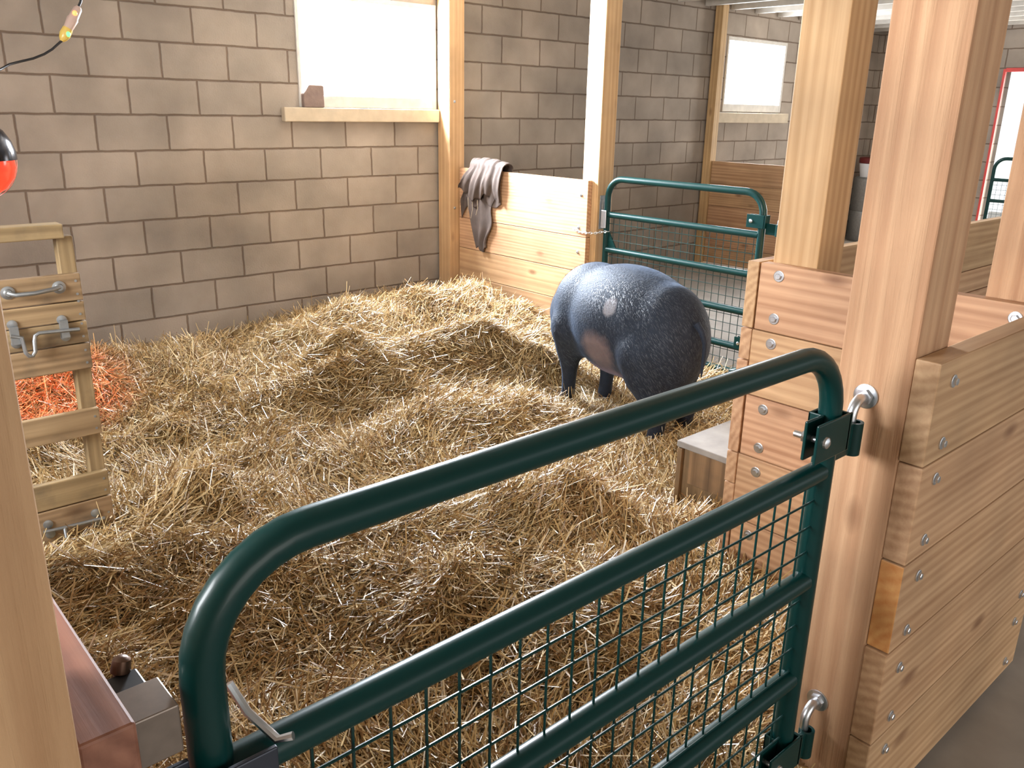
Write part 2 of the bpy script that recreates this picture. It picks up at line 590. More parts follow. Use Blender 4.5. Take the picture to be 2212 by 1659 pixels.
# plank side running back from the right-hand post to the bolted post
t = thing('plank_partition', (1.045, -4.33, 0), 'bolted plank partition standing just beyond the hinge end of the near gate', 'partition')
bs = boards_y(t, 1.025, 1.065, -4.708, -3.966, ZJ, 0.003)
for k, z in enumerate([1.053, 0.927, 0.851, 0.73, 0.645, 0.52, 0.439, 0.30, 0.22, 0.085]):
    if k == 3:
        continue
    bolt(bs[k // 2], (1.025, -4.032, z), (-1, 0, 0), r=0.0165)
bolt(bs[0], (1.025, -4.659, 1.051), (-1, 0, 0), r=0.0165)
bolt(bs[0], (1.025, -4.659, 0.92), (-1, 0, 0), r=0.0165)

# plank run behind it, seen end on
t = thing('plank_partition', (1.95, -3.95, 0), 'plank partition seen end on with growth rings, left edge of the bolted planks', 'partition')
boards_x(t, 1.022, 2.99, -3.963, -3.925, [1.086, 0.884, 0.785, 0.679, 0.482, 0.375, 0.262, 0.03], 0.003)

# partition with the sack
t = thing('plank_partition', (2.925, -0.8, 0), 'sunlit plank partition with a brown sack hung over its top', 'partition')
bs = boards_y(t, 2.905, 2.943, -1.50, -0.165, [1.068, 0.70, 0.47, 0.255, 0.02], 0.0)
for (y, z, k) in ((-1.44, 0.971, 0), (-1.43, 0.76, 0), (-1.43, 0.599, 1), (-1.43, 0.36, 2)):
    bolt(bs[k], (2.905, y, z), (-1, 0, 0), r=0.011)

# far partition
t = thing('plank_partition', (6.22, -0.75, 0), 'shaded brown plank partition beyond the far green gate', 'partition')
boards_y(t, 6.18, 6.22, -1.42, -0.115, [1.035, 0.82, 0.60, 0.40, 0.20, 0.02])

# left partition
t = thing('plank_partition', (-1.02, -3.77, 0), 'reddish weathered plank beside the near left post, holding the gate latch', 'partition')
boards_y(t, -1.043, -0.998, -4.690, -2.85, [1.02, 0.80, 0.60, 0.40, 0.20, 0.02], 0.0, (WRED,) * 5)

# ------------------------------------------------------------------ straw bed
GX0, GX1, GY0, GY1, GS = -1.0, 3.2, -4.78, 0.0, 0.03
gx = np.arange(GX0, GX1 + 1e-6, GS)
gy = np.arange(GY0, GY1 + 1e-6, GS)
XX, YY = np.meshgrid(gx, gy, indexing='ij')


def fbm(X, Y, base, octs, seed):
    r = np.random.default_rng(seed)
    Z = np.zeros_like(X)
    amp, fr = 1.0, base
    for o in range(octs):
        acc = np.zeros_like(X)
        for k in range(7):
            a, ph = r.uniform(0, 2 * np.pi), r.uniform(0, 2 * np.pi)
            q = fr * r.uniform(0.6, 1.4)
            acc += np.sin(q * (X * np.cos(a) + Y * np.sin(a)) + ph)
        Z += amp * acc / 2.6
        amp *= 0.55
        fr *= 2.0
    return Z


H = 0.075 + 0.026 * fbm(XX, YY, 3.2, 5, 3) + 0.030 * np.abs(fbm(XX, YY, 6.0, 2, 4))


def bump(cx, cy, sx, sy, a, ang=0.0):
    c, s = math.cos(ang), math.sin(ang)
    u = (XX - cx) * c + (YY - cy) * s
    v = -(XX - cx) * s + (YY - cy) * c
    return a * np.exp(-(u / sx) ** 2 - (v / sy) ** 2)


_r = np.random.default_rng(21)
for _k in range(95):                                    # forkfuls and hollows
    _x, _y = _r.uniform(-0.9, 2.8), _r.uniform(-4.6, -0.3)
    H += bump(_x, _y, _r.uniform(0.14, 0.32), _r.uniform(0.07, 0.15), _r.choice([1, 1, -0.6]) * _r.uniform(0.03, 0.085), _r.normal(-0.2, 0.6))
H += bump(2.25, -0.75, 0.55, 0.35, 0.20, 0.2)          # heap in the back corner
H += bump(1.35, -0.85, 0.45, 0.30, 0.15, 0.3)
H += bump(1.55, -1.75, 0.50, 0.22, 0.20, -0.2)         # rolled ridge by the pig
H += bump(0.75, -1.7, 0.5, 0.35, 0.07)
H += bump(0.95, -2.45, 0.6, 0.22, 0.09, -0.25)
H += bump(-0.25, -0.9, 0.4, 0.4, 0.09)
H += bump(-0.2, -3.0, 0.5, 0.4, 0.06)
H += bump(0.3, -3.6, 0.6, 0.35, 0.05, 0.4)
H += bump(2.75, -0.45, 0.2, 0.25, 0.05)
H -= bump(1.95, -2.75, 0.40, 0.55, 0.085)              # trampled under the pig
H -= bump(2.05, -1.35, 0.25, 0.35, 0.05)
H *= np.clip((3.1 - XX) / 0.35, 0.25, 1)
_pg = 1 - np.clip(1.25 - np.sqrt(((XX - 1.93) * 0.98 - (YY + 2.78) * 0.19) ** 2 / 0.36 ** 2 + ((XX - 1.93) * 0.19 + (YY + 2.78) * 0.98) ** 2 / 0.62 ** 2), 0, 1) * 0.8
H = 0.03 * (1 - _pg) + H * _pg                       # trampled thin under and behind the pig
_fr = np.clip(1 - np.sqrt(((XX - 1.35) / 0.55) ** 2 + ((YY + 3.30) / 0.50) ** 2), 0, 0.6) / 0.6
H = H * (1 - _fr) + np.minimum(H, 0.045) * _fr
_fl = np.clip((XX - 1.9) / 0.5, 0, 1) * np.clip((-1.3 - YY) / 0.4, 0, 1)
H = H * (1 - 0.75 * _fl) + 0.02 * _fl
near_wall = np.clip(-YY / 0.5, 0, 1)
tgt = np.interp(XX, [-1, 0.9, 1.16, 1.44, 1.8, 2.3, 2.85], [0.02, 0.02, 0.03, 0.07, 0.12, 0.13, 0.09])
H = H * near_wall + tgt * (1 - near_wall)
H = np.maximum(H, 0.012)


def hz(x, y):
    i = np.clip((np.asarray(x) - GX0) / GS, 0, len(gx) - 1.001)
    j = np.clip((np.asarray(y) - GY0) / GS, 0, len(gy) - 1.001)
    i0, j0 = i.astype(int), j.astype(int)
    a, c = i - i0, j - j0
    return (H[i0, j0] * (1 - a) * (1 - c) + H[i0 + 1, j0] * a * (1 - c) + H[i0, j0 + 1] * (1 - a) * c + H[i0 + 1, j0 + 1] * a * c)


STRAW, nt, b, ns, L = newmat('straw_stalks')
ge = N(ns, 'ShaderNodeNewGeometry')
cr = N(ns, 'ShaderNodeValToRGB')
els = cr.color_ramp.elements
els[0].position, els[0].color = 0.0, (0.16, 0.08, 0.022, 1)
els[1].position, els[1].color = 1.0, (0.92, 0.90, 0.84, 1)
for p_, c_ in ((0.25, (0.33, 0.19, 0.065, 1)), (0.6, (0.55, 0.39, 0.17, 1)), (0.88, (0.69, 0.54, 0.29, 1)), (0.95, (0.78, 0.68, 0.48, 1))):
    e = els.new(p_)
    e.color = c_
L.new(ge.outputs['Random Per Island'], cr.inputs['Fac'])
L.new(cr.outputs[0], b.inputs['Base Color'])
b.inputs['Roughness'].default_value = 0.42
b.inputs['Specular IOR Level'].default_value = 0.5
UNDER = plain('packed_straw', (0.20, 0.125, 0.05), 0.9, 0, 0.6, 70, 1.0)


def inside(x, y):
    ok = (x > -0.995) & (x < 3.1) & (y > -4.74) & (y < -0.005)
    ok &= ~((x > 1.01) & (y < -3.92))
    ok &= ~((x > 1.27) & (x < 1.78) & (y < -3.53))
    ok &= ~((x > 2.80) & (y > -1.56))
    ok &= ~((x > 0.34) & (x < 1.05) & (y < -4.5))
    return ok


NB = 330000
px_ = rng.uniform(-1.0, 3.1, NB * 2)
py_ = rng.uniform(-4.75, 0, NB * 2)
keep = inside(px_, py_)
# thin cover out by the far gate
keep &= (rng.random(NB * 2) < np.clip((3.05 - px_) / 0.5, 0.12, 1))
px_, py_ = px_[keep][:NB], py_[keep][:NB]
n = len(px_)
dirf = fbm(px_, py_, 4.0, 2, 11) * 1.6
ang = dirf + rng.normal(0, 0.75, n)
tilt = rng.normal(0.15, 0.36, n)
tilt = np.where(rng.random(n) < 0.05, np.abs(rng.normal(0.6, 0.3, n)), tilt)
ln = np.exp(rng.normal(-2.45, 0.42, n)).clip(0.03, 0.28)
wd = rng.uniform(0.0009, 0.0022, n)
chaff = rng.random(n) < 0.03
lng = rng.random(n) < 0.10
ln = np.where(lng, rng.uniform(0.12, 0.30, n), ln)
wd = np.where(lng, rng.uniform(0.0016, 0.0028, n), wd)
wd = np.where(chaff, rng.uniform(0.003, 0.006, n), wd)
ln = np.where(chaff, rng.uniform(0.02, 0.06, n), ln)
bend = rng.normal(0, 0.35, n)
roll = rng.uniform(-1.0, 1.0, n)
pz_ = hz(px_, py_) + rng.uniform(-0.012, 0.020, n)
V = np.zeros((n, 6, 3))
for s, t_ in enumerate((-0.5, 0.0, 0.5)):
    a = ang + bend * t_
    ctx = px_ + np.cos(a) * np.cos(tilt) * ln * t_
    cty = py_ + np.sin(a) * np.cos(tilt) * ln * t_
    hg = hz(ctx, cty)
    ctz = 0.5 * pz_ + 0.5 * (hg + (pz_ - hz(px_, py_))) + np.sin(tilt) * ln * t_ - 0.03 * np.abs(bend) * abs(t_) * 2 * ln
    ctz = np.maximum(ctz, hg * 0.6 + 0.002)
    sx, sy, sz = -np.sin(a) * np.cos(roll), np.cos(a) * np.cos(roll), np.sin(roll)
    wk = wd * (1.0 if s == 1 else 0.8)
    for q, sg in enumerate((-1, 1)):
        V[:, s * 2 + q, 0] = ctx + sg * wk * sx
        V[:, s * 2 + q, 1] = np.minimum(cty + sg * wk * sy, -0.004)
        V[:, s * 2 + q, 2] = ctz + sg * wk * sz
V[:, :, 0] = np.maximum(V[:, :, 0], -0.99)
bi = np.arange(n)[:, None] * 6
F = np.concatenate([bi + np.array([0, 1, 3, 2]), bi + np.array([2, 3, 5, 4])], 1).reshape(-1, 4)
# the packed bed under the loose stalks
gi, gj = np.meshgrid(np.arange(len(gx) - 1), np.arange(len(gy) - 1), indexing='ij')
cxs, cys = XX[:-1, :-1] + GS / 2, YY[:-1, :-1] + GS / 2
okc = (inside(cxs, cys) | ((cys > -0.03) & (cxs < 2.95))) & (cxs < 3.0)
gi, gj = gi[okc], gj[okc]
ny = len(gy)
off = n * 6
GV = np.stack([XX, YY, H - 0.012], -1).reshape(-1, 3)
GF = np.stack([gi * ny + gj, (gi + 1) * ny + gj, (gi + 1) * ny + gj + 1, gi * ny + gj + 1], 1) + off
AV = np.concatenate([V.reshape(-1, 3), GV])
AF = np.concatenate([F, GF]).astype(np.int32)
me = bpy.data.meshes.new('straw_bedding')
me.vertices.add(len(AV))
me.vertices.foreach_set('co', AV.ravel())
me.loops.add(AF.size)
me.loops.foreach_set('vertex_index', AF.ravel())
me.polygons.add(len(AF))
me.polygons.foreach_set('loop_start', np.arange(0, AF.size, 4, dtype=np.int32))
me.polygons.foreach_set('loop_total', np.full(len(AF), 4, dtype=np.int32))
mi = np.zeros(len(AF), dtype=np.int32)
mi[len(F):] = 1
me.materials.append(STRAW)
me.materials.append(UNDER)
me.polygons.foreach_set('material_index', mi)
me.update()
me.validate()
so = bpy.data.objects.new('straw_bedding', me)
COL.objects.link(so)
tag(so, 'deep loose golden straw heaped over the stall floor', 'straw', kind='stuff')

# ------------------------------------------------------------------ tube gates


def arc(cx, cz, r, a0, a1, k=8):
    return [(cx + r * math.cos(a0 + (a1 - a0) * i / k), cz + r * math.sin(a0 + (a1 - a0) * i / k)) for i in range(k + 1)]


def make_gate(label, W=1.137, top=1.112, rails=(0.885, 0.66, 0.44, 0.23), bot=0.075, rc=0.115):
    """a bow gate in its own x-z plane, hinge edge at x=0, latch edge at x=-W"""
    t = thing('tube_gate', (0, 0, 0), label, 'gate', None)
    r = 0.0205
    prof = [(0, bot + rc)] + arc(-rc, top - rc, rc, 0, math.pi / 2) + arc(-W + rc, top - rc, rc, math.pi / 2, math.pi) + \
        arc(-W + rc, bot + rc, rc, math.pi, 1.5 * math.pi) + arc(-rc, bot + rc, rc, 1.5 * math.pi, 2 * math.pi)[:-1]
    g = MB().tube([(x, 0, z) for x, z in prof], r, 16, closed=True)
    g.build('frame_tube', GREEN, t, smooth=True)
    for z in rails:
        MB().tube([(-W + 0.012, 0, z), (-0.012, 0, z)], r * 0.97, 16).build('rail', GREEN, t, smooth=True)
    ws = MB()
    zt, zb = rails[0] - 0.005, bot + 0.005
    x = -0.042
    while x > -W + 0.03:
        ws.tube([(x, 0.004, zb), (x, 0.004, zt)], 0.0021, 6)
        x -= 0.0495
    z = rails[0] - 0.055
    while z > zb:
        if min(abs(z - q) for q in rails) > 0.012:
            ws.tube([(-W + 0.01, -0.003, z), (-0.01, -0.003, z)], 0.0021, 6)
        z -= 0.0525
    ws.build('wire_mesh', GREEN, t, smooth=True)
    # upper hinge clamp
    cl = MB()
    cz = top - 0.152
    cl.box(-0.084, 0.034, -0.027, -0.0215, cz - 0.036, cz + 0.036)
    cl.box(-0.026, 0.028, 0.0215, 0.027, cz - 0.036, cz + 0.036)
    cl.box(-0.026, -0.0215, -0.002, 0.027, cz - 0.036, cz + 0.036)
    cl.box(-0.078, -0.022, -0.002, 0.004, cz - 0.036, cz + 0.036)
    cl.box(0.028, 0.090, -0.006, 0.006, cz - 0.066, cz - 0.006)
    cl.box(0.022, 0.030, -0.027, 0.027, cz - 0.036, cz + 0.036)
    co = cl.build('hinge_clamp', GREEN, t, origin=(0, 0, cz), bevel=0.002)
    MB().lathe((0.103, 0, cz - 0.07), (0, 0, 1), [(0, 0.0165), (0.064, 0.0165), (0.064, 0.0105), (0, 0.0105), (0, 0.0165)], 20).build('hinge_eye', GREEN, co, smooth=True)
    bo = MB()
    bo.lathe((-0.055, -0.027, cz), (0, -1, 0), [(0, 0.011), (0.004, 0.010), (0.007, 0.005)], 16)
    bo.cyl((-0.055, -0.027, cz), (-0.055, 0.032, cz), 0.006, 10)
    bo.lathe((-0.055, 0.006, cz), (0, 1, 0), [(0, 0.011), (0.009, 0.011)], 6)
    bo.build('clamp_bolt', ZINC, co, smooth=True)
    co2 = co.copy()
    COL.objects.link(co2)
    co2.parent = t
    co2.location = co.location.copy()
    co2.location.z = 0.26
    for ch in list(co.children):
        c2 = ch.copy()
        COL.objects.link(c2)
        c2.parent = co2
    return t


def hook(post_obj, p, n, down, zlen=0.07):
    """galvanised hinge pin: washer, bend, and pin going down"""
    p, n = Vector(p), Vector(n)
    h = MB()
    h.lathe(p, n, [(0, 0.024), (0.003, 0.024), (0.004, 0.022)], 24)
    h.lathe(p + n * 0.004, n, [(0, 0.016), (0.010, 0.016)], 6)
    e = p + n * down
    pts = [p]
    for i in range(9):
        a = math.pi / 2 * i / 8
        pts.append(p + n * (down - 0.03 + 0.03 * math.sin(a)) + Vector((0, 0, -0.03 + 0.03 * math.cos(a))))
    pts.append(e + Vector((0, 0, -0.03 - zlen)))
    h.tube(pts, 0.0098, 14)
    o = h.build('hinge_hook', ZINC, post_obj, origin=p, smooth=True)
    o['label'] = 'galvanised bent hinge hook with washer'
    return o



def copy_tree(o, parent=None):
    c = o.copy()
    COL.objects.link(c)
    c.parent = parent
    for ch in list(o.children):
        copy_tree(ch, c)
    return c


W = 1.137
gate = make_gate('near dark green tube gate with wire mesh across the foreground')
gate_far = copy_tree(gate)
gate_out = copy_tree(gate)
lp = MB()                                                        # latch plate wrapped round the latch edge
lp.box(-W - 0.062, -W - 0.024, -0.012, -0.006, 0.74, 0.925)
lp.box(-W - 0.026, -W + 0.052, -0.034, -0.028, 0.74, 0.912)
lp.box(-W - 0.030, -W - 0.024, -0.034, -0.006, 0.74, 0.918)
lp.build('latch_plate', SLATE, gate, bevel=0.0015)
pn = MB().tube([(-W + 0.035, 0.03, 0.955), (-W + 0.045, 0.015, 0.925), (-W + 0.058, -0.02, 0.908), (-W + 0.07, -0.03, 0.912)], 0.0045, 8)
pn.lathe((-W + 0.04, -0.034, 0.885), (0, -1, 0), [(0, 0.007), (0.004, 0.006)], 10)
pn.build('latch_pin', ZINC, gate, smooth=True)
gate.location = (0.212, -4.640, 0.0)

gu = MB().prism([(-W + 0.018, -0.004, 0.66), (-W + 0.10, -0.004, 0.66), (-W + 0.018, -0.004, 0.79)], (0, 0.008, 0))
gu.build('corner_gusset', GREEN, gate_far)
MB().box(-W - 0.026, -W + 0.016, -0.032, -0.024, 0.80, 0.912).build('latch_plate', ZINC, gate_far, bevel=0.003)
gate_far['label'] = 'green tube gate with wire mesh behind the black pig'
gate_far.location = (2.985, -2.742, -0.026)
gate_far.rotation_euler = (0, 0, -math.pi / 2)
gate_out['label'] = 'distant green tube gate against the bright doorway at the far right'
gate_out.location = (9.15, -2.86, -0.03)
gate_out.rotation_euler = (0, 0, -math.pi / 2)

hook(p_near, (0.363, -4.632, 0.992), (-1, 0, 0), 0.048)
hook(p_near, (0.363, -4.632, 0.300), (-1, 0, 0), 0.048)
h = hook(p_hinge, (2.985, -2.880, 0.966), (0, 1, 0), 0.035)
# latch keeper on the post of the far gate
lb = MB()
lb.box(2.965, 3.065, -1.556, -1.55, 0.76, 0.975)
lb.box(2.975, 2.985, -1.575, -1.556, 0.79, 0.95)
lb.box(2.985, 3.03, -1.578, -1.572, 0.80, 0.93)
lb.build('latch_keeper', DULL, p_mid, bevel=0.002)['label'] = 'dull steel latch keeper'

# chain from the sunlit planks to the far gate
pts = [Vector(p) for p in ((2.897, -1.39, 0.748), (2.895, -1.45, 0.735), (2.897, -1.512, 0.735), (2.93, -1.552, 0.735), (2.96, -1.585, 0.745), (2.962, -1.625, 0.752), (2.99, -1.642, 0.752))]
seg = []
for a_, b_ in zip(pts[:-1], pts[1:]):
    m_ = max(1, round((b_ - a_).length / 0.017))
    seg += [a_.lerp(b_, k / m_) for k in range(m_)]
ch = MB()
for k, (a_, b_) in enumerate(zip(seg[:-1], seg[1:])):
    d = (b_ - a_).normalized()
    u = Vector((0, 0, 1)) if k % 2 else d.cross(Vector((0, 0, 1))).normalized()
    c_ = (a_ + b_) / 2
    ch.tube([c_ + d * (0.012 * math.cos(q)) + u * (0.0065 * math.sin(q)) for q in np.linspace(0, 2 * math.pi, 9)[:-1]], 0.0022, 6, closed=True)
tag(ch.build('latch_chain', ZINC, smooth=True), 'short steel chain looped from the sunlit planks to the far green gate', 'chain')

# latch box on the left partition
t = thing('gate_latch', (-0.985, -4.63, 0.95), 'small steel gate latch on the plank beside the near left post', 'latch')
MB().box(-0.997, -0.958, -4.672, -4.622, 0.955, 1.004).build('latch_box', plain('worn_brown_steel', (0.20, 0.165, 0.14), 0.4, 0.55, 0.3, 50), t, bevel=0.0015)['label'] = 'pale steel box with a bright top edge'
MB().box(-0.997, -0.966, -4.618, -4.588, 0.95, 0.998).build('latch_catch', BLACK, t, bevel=0.002)
k = MB().lathe((-0.985, -4.588, 0.975), (0.25, 0.1, 1), [(0, 0.006), (0.022, 0.006), (0.024, 0.009), (0.036, 0.008), (0.039, 0.004)], 16)
k.build('latch_knob', plain('bronze_brown_steel', (0.10, 0.055, 0.035), 0.35, 0.7), t, smooth=True)

# ------------------------------------------------------------------ pig (built in its own frame: x forward, y to its left)
pg = MB()


def chain_(pts, seg=14):
    """tapered limb: (x, y, z, r)"""
    P_, r_ = [], []
    for a_, b_ in zip(pts[:-1], pts[1:]):
        for k in range(6):
            q = k / 6
            P_.append([a_[i] * (1 - q) + b_[i] * q for i in range(3)])
            r_.append(a_[3] * (1 - q) + b_[3] * q)
    P_.append(pts[-1][:3])
    r_.append(pts[-1][3])
    pg.tube(P_, r_, seg)
    for a_ in pts:
        pg.ellipsoid(a_[:3], a_[3], a_[3], a_[3], None, 14, 8)


for e in ((.34, 0, .520, .44, .238, .266), (.085, 0, .485, .20, .205, .262), (.22, 0, .50, .28, .232, .268), (.36, 0, .505, .38, .25, .268), (.62, 0, .508, .26, .21, .248),
          (.40, 0, .40, .30, .19, .17), (.78, -.03, .455, .20, .17, .19), (.87, -.08, .37, .15, .14, .155)):
    pg.ellipsoid(e[:3], *e[3:], None, 32, 20)
Mh = Matrix.Rotation(math.radians(48), 3, 'Y')
pg.ellipsoid((.93, -.12, .285), .16, .115, .12, Mh)
chain_([(.96, -.13, .25, .095), (1.02, -.15, .17, .068), (1.06, -.165, .115, .052), (1.07, -.17, .10, .05)])
for sd, fx in ((1, -0.01), (-1, 0.02)):
    chain_([(.10, .115 * sd, .43, .135), (.085 + fx, .115 * sd, .33, .105), (.055 + fx, .105 * sd, .24, .068), (-.005 + fx, .10 * sd, .165, .050), (.005 + fx, .097 * sd, .09, .043), (.012 + fx, .097 * sd, .055, .042), (.022 + fx, .097 * sd, .02, .046)])
for sd, fx in ((1, 0.03), (-1, -0.03)):
    chain_([(.66, .12 * sd, .43, .12), (.67 + fx * .5, .115 * sd, .31, .078), (.665 + fx, .105 * sd, .22, .052), (.67 + fx, .10 * sd, .13, .042), (.672 + fx, .10 * sd, .075, .041), (.685 + fx, .10 * sd, .03, .046)])
raw = pg.build('pig_raw', BLACK)
md = raw.modifiers.new('one_skin', 'REMESH')
md.mode = 'VOXEL'
md.voxel_size = 0.0125
md.use_smooth_shade = True
sm = raw.modifiers.new('soft', 'SMOOTH')
sm.factor = 0.5
sm.iterations = 40
dg = bpy.context.evaluated_depsgraph_get()
pm = bpy.data.meshes.new_from_object(raw.evaluated_get(dg), depsgraph=dg)
pm.name = 'pig'
bpy.data.objects.remove(raw)
pm.polygons.foreach_set('use_smooth', [True] * len(pm.polygons))
HIDE, nt, b, ns, L = newmat('black_pig_hide')
tc = N(ns, 'ShaderNodeTexCoord')
hn = N(ns, 'ShaderNodeTexNoise', i_Scale=26.0, i_Detail=6.0)
L.new(tc.outputs['Object'], hn.inputs['Vector'])


def spot(c_, r_, soft):
    """1 inside a blotch round c_, ragged at the rim"""
    s_ = N(ns, 'ShaderNodeVectorMath', operation='SUBTRACT')
    s_.inputs[1].default_value = c_
    L.new(tc.outputs['Object'], s_.inputs[0])
    m_ = N(ns, 'ShaderNodeVectorMath', operation='DIVIDE')
    m_.inputs[1].default_value = r_
    L.new(s_.outputs[0], m_.inputs[0])
    l_ = N(ns, 'ShaderNodeVectorMath', operation='LENGTH')
    L.new(m_.outputs[0], l_.inputs[0])
    a_ = N(ns, 'ShaderNodeMath', operation='MULTIPLY_ADD')
    a_.inputs[1].default_value = 0.7
    L.new(hn.outputs['Fac'], a_.inputs[0])
    L.new(l_.outputs['Value'], a_.inputs[2])
    r2_ = N(ns, 'ShaderNodeMapRange')
    r2_.inputs['From Min'].default_value = 1.35 + soft
    r2_.inputs['From Max'].default_value = 1.35 - soft
    L.new(a_.outputs[0], r2_.inputs['Value'])
    return r2_.outputs[0]


col = N(ns, 'ShaderNodeMix', data_type='RGBA')
col.inputs[6].default_value = (0.013, 0.014, 0.018, 1)
col.inputs[7].default_value = (0.026, 0.033, 0.050, 1)
L.new(hn.outputs['Fac'], col.inputs[0])
o_ = col.outputs[2]
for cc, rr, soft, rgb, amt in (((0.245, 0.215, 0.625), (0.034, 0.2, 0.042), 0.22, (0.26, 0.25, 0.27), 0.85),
                               ((0.315, 0.20, 0.40), (0.10, 0.30, 0.085), 0.35, (0.24, 0.17, 0.16), 0.7),
                               ((0.30, 0.05, 0.27), (0.22, 0.17, 0.06), 0.3, (0.26, 0.16, 0.16), 0.7)):
    f_ = N(ns, 'ShaderNodeMath', operation='MULTIPLY')
    f_.inputs[1].default_value = amt
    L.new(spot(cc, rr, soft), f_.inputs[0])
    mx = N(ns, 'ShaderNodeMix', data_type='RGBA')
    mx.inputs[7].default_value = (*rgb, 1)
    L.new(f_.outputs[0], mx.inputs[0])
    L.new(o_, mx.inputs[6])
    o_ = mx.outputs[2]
L.new(o_, b.inputs['Base Color'])
b.inputs['Roughness'].default_value = 0.66
b.inputs['Specular Tint'].default_value = (0.62, 0.78, 1.0, 1)
b.inputs['Specular IOR Level'].default_value = 0.30
b.inputs['Sheen Weight'].default_value = 0.16
b.inputs['Sheen Roughness'].default_value = 0.4
b.inputs['Sheen Tint'].default_value = (0.45, 0.65, 1.0, 1)
hb = N(ns, 'ShaderNodeTexNoise', i_Scale=120.0, i_Detail=4.0)
L.new(tc.outputs['Object'], hb.inputs['Vector'])
bp = N(ns, 'ShaderNodeBump', i_Strength=0.5, i_Distance=0.006)
L.new(hb.outputs['Fac'], bp.inputs['Height'])
L.new(bp.outputs['Normal'], b.inputs['Normal'])
pm.materials.clear()
pm.materials.append(HIDE)
pig = bpy.data.objects.new('pig', pm)
COL.objects.link(pig)
tag(pig, 'large black pig rooting in the straw with its rump to the camera', 'pig')
# bristles lying back along the coat
nf = len(pm.polygons)
cen = np.zeros(nf * 3)
nor = np.zeros(nf * 3)
pm.polygons.foreach_get('center', cen)
pm.polygons.foreach_get('normal', nor)
cen, nor = cen.reshape(-1, 3), nor.reshape(-1, 3)
sel = rng.choice(np.where(cen[:, 2] > 0.22)[0], 16000)
c0 = cen[sel] + rng.normal(0, 0.004, (16000, 3))
n0 = nor[sel]
d0 = np.array([-0.8, 0, -0.6]) + rng.normal(0, 0.13, (16000, 3))
d0 -= n0 * (d0 * n0).sum(1, keepdims=True)
d0 /= np.linalg.norm(d0, axis=1, keepdims=True) + 1e-9
sd0 = np.cross(n0, d0)
lb_ = rng.uniform(0.012, 0.026, (16000, 1))
base = cen[sel] + (c0 - cen[sel]) - n0 * ((c0 - cen[sel]) * n0).sum(1, keepdims=True)
bv = np.stack([base - sd0 * 0.0004, base + sd0 * 0.0004, base + d0 * lb_ + n0 * 0.0065], 1).reshape(-1, 3)
bmesh_ = bpy.data.meshes.new('bristles')
bmesh_.from_pydata(bv.tolist(), [], [(3 * i, 3 * i + 1, 3 * i + 2) for i in range(16000)])
bmesh_.materials.append(plain('dark_bristle', (0.10, 0.115, 0.14), 0.45))
bo = bpy.data.objects.new('bristles', bmesh_)
COL.objects.link(bo)
bo.parent = pig
bo['kind'] = 'stuff'
for sd in (1, -1):
    er = MB()
    er.prism([(.83, -.09 + .10 * sd, .46), (.92, -.10 + .075 * sd, .44), (.96, -.10 + .13 * sd, .35), (.93, -.10 + .155 * sd, .29), (.86, -.09 + .15 * sd, .37)], (-0.012, 0.004 * sd, 0.006))
    eo = er.build('ear', HIDE, pig, smooth=True)
    ss = eo.modifiers.new('round', 'SUBSURF')
    ss.levels = ss.render_levels = 2
    MB().ellipsoid((1.015, -.14 + .075 * sd, .265), .011, .008, .011).build('eye', BLACK, pig, smooth=True)
tl = MB().tube([(-.105, 0, .60), (-.135, -.005, .57), (-.15, -.015, .52), (-.145, -.02, .46), (-.15, -.012, .41), (-.155, -.005, .37)], [.016, .014, .011, .009, .007, .003], 10)
tl.build('tail', HIDE, pig, smooth=True)
MB().lathe((1.065, -.168, .105), (.60, -.15, -.78), [(0.02, .05), (.045, .056), (.055, .05), (.058, .02)], 20).build('snout_disc', plain('grey_pink_snout', (0.12, 0.07, 0.07), 0.5), pig, smooth=True)
pig.location = (1.85, -3.09, 0.022)
pig.rotation_euler = (0, 0, math.radians(90 - 11))

# ------------------------------------------------------------------ brown sack over the planks
SACK, nt, b, ns, L = newmat('brown_burlap')
tc = N(ns, 'ShaderNodeTexCoord')
wvv = N(ns, 'ShaderNodeTexNoise', i_Scale=14.0, i_Detail=6.0)
L.new(tc.outputs['Object'], wvv.inputs['Vector'])
mx = N(ns, 'ShaderNodeMix', data_type='RGBA')
mx.inputs[6].default_value = (0.040, 0.026, 0.02, 1)
mx.inputs[7].default_value = (0.115, 0.082, 0.066, 1)
L.new(wvv.outputs['Fac'], mx.inputs[0])
L.new(mx.outputs[2], b.inputs['Base Color'])
b.inputs['Roughness'].default_value = 0.8
ck = N(ns, 'ShaderNodeTexChecker', i_Scale=700.0)
L.new(tc.outputs['Object'], ck.inputs['Vector'])
bp = N(ns, 'ShaderNodeBump', i_Strength=0.3, i_Distance=0.002)
L.new(ck.outputs['Fac'], bp.inputs['Height'])
L.new(bp.outputs['Normal'], b.inputs['Normal'])


def sheet(name, fn, nu, nv, mat, parent, thick=0.004, hole=None):
    vs = [fn(i / nu, j / nv) for i in range(nu + 1) for j in range(nv + 1)]
    fs = [(i * (nv + 1) + j, (i + 1) * (nv + 1) + j, (i + 1) * (nv + 1) + j + 1, i * (nv + 1) + j + 1) for i in range(nu) for j in range(nv)]
    m_ = MB()
    m_._add(vs, fs)
    o = m_.build(name, mat, parent, smooth=True)
    so_ = o.modifiers.new('cloth_thickness', 'SOLIDIFY')
    so_.thickness = thick
    return o


sack = thing('burlap_sack', (2.92, -0.45, 0.5), 'crumpled brown burlap sack draped over the sunlit planks', 'sack')


